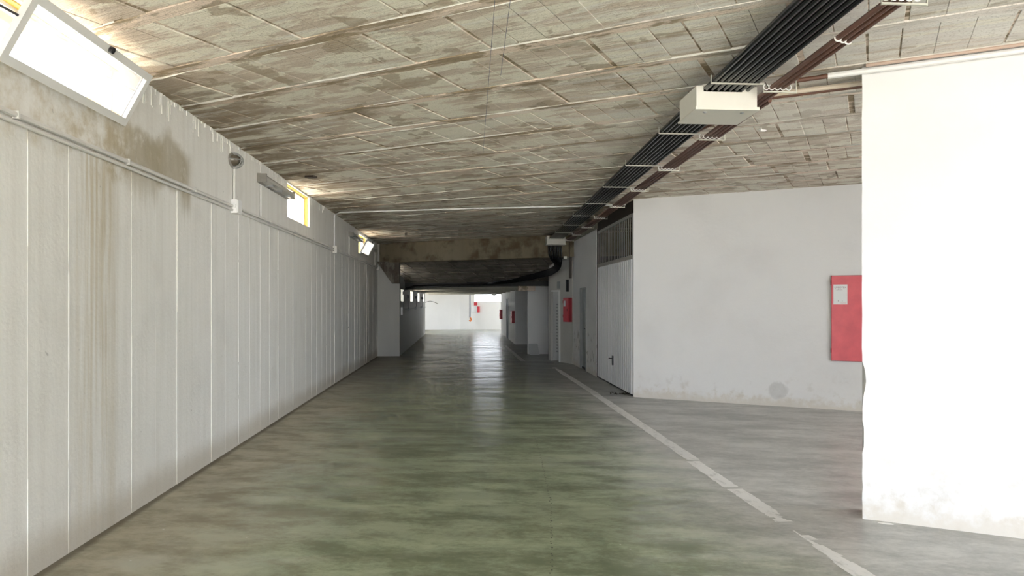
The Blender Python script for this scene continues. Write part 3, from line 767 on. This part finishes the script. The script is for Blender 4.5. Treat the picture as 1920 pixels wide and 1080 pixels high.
for i in range(4):
    path = [(bx_(y)+.06+i*.042, y, 3.165) for y in ((-3.9, 3, 7, 11, 15, 18.2) if i < 3 else (5.35, 7, 11, 15, 18.2))]
    b_ = MB().tube(path, .0165, 8).build('brown_pipe', 'brown_pipe', None, True)
    tag(b_, ordn[i]+' brown pipe from the left beside the black cables', 'pipe', 'overhead brown pipes')
bys = [3.50, 5.03, 6.56, 8.12, 9.66, 11.30, 12.9, 14.5, 16.1, 17.6]
lab = ['nearest','second','third','fourth','fifth','sixth','seventh','eighth','ninth','farthest']
for q, y in enumerate(bys):
    x0 = cx(y)-.006; x1 = cx(y)+.385; xb0 = x1; xb1 = bx_(y)+.25
    t = thing('cable_bracket', ((x0+xb1)/2, y, 3.13), lab[q]+' pale metal bracket under the overhead cables', 'bracket', 'brackets of the overhead cable run')
    box(x0, x1, y-.008, y+.008, CZ-.030, CZ-.021).build('cable_rail', 'galv', t)
    box(x0-.0025, x0+.0025, y-.005, y+.005, CZ-.030, CZ+.035).build('hanger', 'galv', t)
    box(x1-.0025, x1+.0025, y-.005, y+.005, 3.128, CZ-.02).build('hanger', 'galv', t)
    box(xb0, xb1, y-.008, y+.008, 3.131, 3.140).build('pipe_rail', 'galv', t)
    box(xb1-.0025, xb1+.0025, y-.004, y+.004, 3.128, HC).build('hanger', 'galv', t)
    for i in range(-1, 4):
        cxx = bx_(y)+.06+i*.042
        mb = MB(); mb.tube([(cxx+.020*math.cos(a), y-.018, 3.165+.020*math.sin(a)) for a in [math.radians(110+q2*(320/10)) for q2 in range(11)]], .0036, 5)
        mb.build('saddle_clip', 'white_pipe', t)
# cover boxes
def cover(xa, xb, ya, yb, za, zb, label, lock=True):
    t = thing('cover_box', ((xa+xb)/2, (ya+yb)/2, za), label, 'box')
    mb = MB(); th = .006; nx0, nx1 = xa+.055, xb-.115; nz = zb-.042
    for yy in (ya, yb-th):                       # ends with the notch for the cables
        mb.box(xa, nx0, yy, yy+th, za, zb); mb.box(nx1, xb, yy, yy+th, za, zb); mb.box(nx0, nx1, yy, yy+th, za, nz)
    mb.box(xa, xa+th, ya+th, yb-th, za, zb); mb.box(xb-th, xb, ya+th, yb-th, za, zb)
    mb.build('body', 'cream_box', t)
    ld = box(xa-.012, xb+.012, ya-.014, yb+.012, za-.012, za).build('lid', 'cream_lid', t)
    box(xa-.012, xb+.012, ya-.018, ya-.014, za-.012, za+.012).build('rim', 'cream_box', ld)
    if lock:
        for fx in (.18, .80): MB().dome((xa+(xb-xa)*fx, ya+.06, za-.012), (0,0,-1), .016, .016, .008, (1,0,0), 10, 3).build('lock', 'grey_metal', ld)
cover(1.765, 2.235, 5.24, 5.65, 3.065, 3.235, 'cream metal cover box around the cables near the camera')
cover(2.15, 2.62, 17.82, 18.20, 3.075, 3.28, 'far cream cover box where the cables turn down', False)
# pipes to the near wall
def jpipe(name, k, z, xa, xb, r, mt, label):
    t = MB().tube([(x, y_at(k,x), z) for x in (xa, (xa+xb)/2, xb)], r, 8).build(name, mt, None, True); tag(t, label, 'pipe'); return t
jpipe('white_pipe', k_p-.030, 3.298, 2.74, 7.0, .022, 'white_pipe', 'white pipe along the top of the near right wall')
jpipe('salmon_pipe', k_p-.085, 3.322, 2.93, 7.0, .013, 'salmon_pipe', 'salmon pipe above the white one at the ceiling edge')
t = MB().tube([(2.36,y_at(k_p-.030,2.36)+.02,3.20),(2.42,y_at(k_p-.030,2.42),3.27),(2.5,y_at(k_p-.030,2.5),3.295),(2.76,y_at(k_p-.030,2.76),3.298)], .018, 8).build('brown_pipe','brown_pipe',None,True)
tag(t, 'short brown pipe branching off to the white wall pipe', 'pipe')
jpipe('cream_pipe', k_p+.30, 3.305, 2.50, 6.4, .020, 'cream_pipe', 'cream pipe passing behind the near right wall')
t = MB().tube([(2.40,y_at(k_p+.36,2.40)+.03,3.19),(2.47,y_at(k_p+.36,2.47),3.27),(2.56,y_at(k_p+.36,2.56),3.298),(2.95,y_at(k_p+.36,2.95),3.30),(6.4,y_at(k_p+.36,6.4),3.30)], .019, 8).build('brown_pipe','brown_pipe',None,True)
tag(t, 'brown pipe running under the cream one behind the near wall', 'pipe')
t = MB().tube([(2.45,5.55,3.20),(2.50,5.70,3.27),(2.44,6.3,3.30),(2.30,7.2,3.31)], .016, 6).build('brown_pipe','brown_pipe',None,True)
tag(t, 'brown pipe bent around the right of the near cover box', 'pipe')
t = thing('pipe_clips', (2.24, 4.05, 3.14), 'row of white saddle clips on the brown pipes before the box', 'clip')
for i in range(3):
    cxx = bx_(4.05)+.06+i*.042; mb = MB()
    mb.tube([(cxx+.0195*math.cos(a), 4.05+.02*i, 3.165+.0195*math.sin(a)) for a in [math.radians(170+q2*20) for q2 in range(11)]], .0055, 5)
    mb.build('clip', 'white_pipe', t)
# thin wires stretched under the ceiling
for (a, b_, lb) in (((.16,2.0),(.245,8.3),'longer thin wire stretched below the ceiling'),((.245,2.0),(.295,5.4),'shorter thin wire stretched below the ceiling')):
    t = MB().tube([(a[0],a[1],HC-.018),((a[0]+b_[0])/2,(a[1]+b_[1])/2,HC-.022),(b_[0],b_[1],HC-.008)], .0017, 5).build('wire', 'blue_paint'); tag(t, lb, 'wire')
# scraps stuck in the ceiling
t = MB().obox((-2.07, 9.93, HC-.012), (.06,-.02,0), (.02,.05,0), (0,0,.015)).obox((-2.02,9.9,HC-.02),(.02,0,0),(0,.02,0),(0,0,.012)).build('wood_scrap', 'dark_brown_metal'); tag(t, 'dark wood scrap left in the ceiling above the middle window', 'scrap')
t = MB().dome((3.02, 6.95, HC), (0,0,-1), .055, .016, .02, (.9,.3,0), 9, 3).dome((2.99,6.93,HC), (0,0,-1), .035, .014, .024, (.2,.9,0), 9, 3).build('mortar_lump', 'plaster_chip'); tag(t, 'pale mortar lump on the ceiling right of the cover box', 'scrap')

# ------------------------------------------------------------------ cabinets and wall items on the right
def cabinet(o, u, n, w, h, dpt, label, mt='red_enamel', sheet=True, text=False):
    # o: lower left corner on the wall; u: along the wall; n: out of the wall
    o, u, n = Vector(o), Vector(u).normalized(), Vector(n).normalized(); up = Vector((0,0,1))
    t = thing('hose_cabinet', o+u*w/2, label, 'cabinet')
    def bb(a0,a1,d0,d1,z0,z1): return MB().obox(o+u*(a0+a1)/2+n*(d0+d1)/2+up*(z0+z1)/2, u*(a1-a0)/2, n*(d1-d0)/2, up*(z1-z0)/2)
    bb(0,w,0,dpt,0,h).build('body', 'dark_red', t)
    dr = bb(.006,w-.006,dpt,dpt+.012,.006,h-.006).build('door', mt, t)
    bb(w-.06,w-.03,dpt+.012,dpt+.03,h*.45,h*.55).build('latch', 'dark_red', dr)
    for zz in (.12, h-.14): bb(-.006,.008,dpt-.01,dpt+.016,zz,zz+.07).build('hinge', 'dark_red', dr)
    if sheet:
        sw, sh_ = (.19,.295) if text else (w*.36,h*.24)
        z1 = h-.135 if text else h*.88
        sx = .03
        st = bb(sx,sx+sw,dpt+.012,dpt+.0145,z1-sh_,z1).build('notice', 'label_white', dr)
        if text:
            for body, size, zz, xx, mt2 in (('UVEOTEX', .036, z1-.055, .015, 'print_grey'), ('--.LM.I.E.A', .022, z1-.085, .03, 'print_grey'), ('F  .  1', .03, z1-.255, .06, 'print_grey')):
                cu = D.curves.new('txt', 'FONT'); cu.body = body; cu.size = size; cu.extrude = .0004
                tmp = D.objects.new('txt', cu); COL.objects.link(tmp)
                dg = bpy.context.evaluated_depsgraph_get(); me = D.meshes.new_from_object(tmp.evaluated_get(dg))
                D.objects.remove(tmp); me.name = 'lettering'; me.materials.clear(); me.materials.append(M[mt2])
                pos = o+u*(sx+xx)+n*(dpt+.0152)+up*zz
                me.transform(Matrix(((u.x,0,n.x,0),(u.y,0,n.y,0),(0,1,0,0),(0,0,0,1))))
                tx = D.objects.new('lettering', me); COL.objects.link(tx); tx.parent = st; tx.location = pos-ORG[st]
            bb(sx+.10,sx+.175,dpt+.0145,dpt+.0152,z1-.275,z1-.272).build('rule', 'print_red', st)
    return t
Ju, Jn = Vector((JX,JY,0)), Vector((-KX,-KY,0))
p = jk(jofxy(5.49,10.21), k_w)
cabinet((p[0],p[1],.73), Ju, Jn, .62, 1.27, .02, 'large scuffed red cabinet with white notice in the side bay', 'red_enamel_lit', True, True)
cp = abp(.27, 0, 1.09)
cabinet(cp, (-d.x,-d.y,0), (nrm.x,nrm.y,0), .27, .63, .10, 'small red cabinet beside the narrow vented door')
cabinet((2.03, 28.0, .80), (0,-1,0), (-1,0,0), .75, .47, .10, 'far red cabinet on the shaded wall, nearer of two')
cabinet((2.03, 36.4, .76), (0,-1,0), (-1,0,0), .9, .47, .10, 'farthest red cabinet on the right wall')
# dark bar standing in for the shade of a wall recess, black box, vent plate, small cream box
t = box(2.77, 2.83, 18.16, 18.24, 2.22, 3.15).build('recess_strip', 'dark_brown_metal'); tag(t, 'dark brown strip for the shaded recess above the small red cabinet', 'pipe')
mb = MB(); abbox(mb, .16, .22, .0, .06, 1.88, 2.20); t = mb.build('siren_box', 'black_plastic')
tag(t, 'black wall box above the small red cabinet', 'box')
mb = MB(); abbox(mb, .62, .74, .0, .02, 1.97, 2.16); t = mb.build('vent_plate', 'grey_metal'); tag(t, 'grey vent plate above the narrow vented door', 'vent')
t = box(2.62, 2.70, 18.12, 18.17, 2.72, 2.79).build('splice_box', 'cream_box'); tag(t, 'tiny cream splice box beside the drooping black cables', 'box')
# leaning board
t = MB(); t.add([(2.06,21.50,0),(2.36,21.50,0),(2.33,21.80,.33),(2.06,21.80,.33),(2.06,21.52,0),(2.36,21.52,0),(2.33,21.82,.33),(2.06,21.82,.33)], [(0,1,2,3),(7,6,5,4),(0,4,5,1),(1,5,6,2),(2,6,7,3),(3,7,4,0)])
t = t.build('leaning_board', 'pale_board'); tag(t, 'small pale board leaning against the white partition', 'board')
# debris in front of the garage door
mb = MB()
for cxx, cy, n, s_ in ((2.66,12.15,40,.05),(2.88,12.08,70,.05),(2.80,12.12,40,.05)):
    for q in range(n):
        x, y, z = cxx+random.gauss(0,s_*.8), cy+random.gauss(0,s_*.6), abs(random.gauss(0,.010))+.004
        if x > 2.90: continue
        u = Vector((random.gauss(0,1),random.gauss(0,1),random.gauss(0,.4))).normalized()*random.uniform(.01,.028); v = Vector((-u.y,u.x,random.uniform(-.01,.01)))*.5
        c = Vector((x,y,z+abs(u.z)+abs(v.z))); mb.add([c-u,c+v,c+u,c-v],[(0,1,2,3)])
t = mb.build('dry_leaves', 'leaf_dark'); tag(t, 'small heap of dark dry leaves at the garage door corner', 'leaves', kind='stuff')
# flake of plaster at the near wall foot
t = MB().dome((3.06, 4.93, 0.0), (0,0,1), .055, .022, .008, (JX,JY,0), 9, 2).build('plaster_flake', 'plaster_chip'); tag(t, 'white plaster flake at the foot of the near right wall', 'debris')
# far end: lamp, pipe with hook, sign, notice box
t = thing('tube_light', (1.62, 36.0, 2.02), 'small white tube light under the far ceiling', 'lamp')
box(1.52, 1.72, 35.4, 36.6, 1.97, 2.04).build('housing', 'white_paint_metal', t)
box(1.55, 1.69, 35.45, 36.55, 1.945, 1.97).build('diffuser', 'tube_cover', t)
t = thing('hanging_hoist', (.47, 41.6, .46), 'dark vertical pipe with orange hook end near the end wall', 'pipe')
MB().tube([(.47,41.6,2.16),(.47,41.6,.72)], .035, 8).build('pipe', 'blue_paint', t)
MB().tube([(.47,41.6,.72),(.55,41.6,.62),(.5,41.6,.5),(.42,41.6,.56)], .045, 8).build('hook', 'orange_plastic', t)
n_ = Vector((-.177,-.984,0)); u_ = Vector((.984,-.177,0))
def endbox(x, w, z0, z1, dpt, name, mt, lb, cat):
    y = 42.3-(x+.1)*.180; o = Vector((x,y,0))
    q = MB().obox(o+u_*w/2+n_*dpt/2+Vector((0,0,(z0+z1)/2)), u_*w/2, n_*dpt/2, Vector((0,0,(z1-z0)/2))).build(name, mt); tag(q, lb, cat); return q
endbox(.62, .30, 1.02, 1.36, .14, 'notice_box', 'label_white', 'small white box beside the pipe on the end wall', 'box')
endbox(.93, .13, 1.00, 1.36, .15, 'extinguisher_box', 'red_enamel', 'narrow red box beside the white box on the end wall', 'box')
endbox(.72, .2, 1.42, 1.60, .02, 'sign', 'red_enamel', 'tiny red sign above the boxes on the end wall', 'sign')
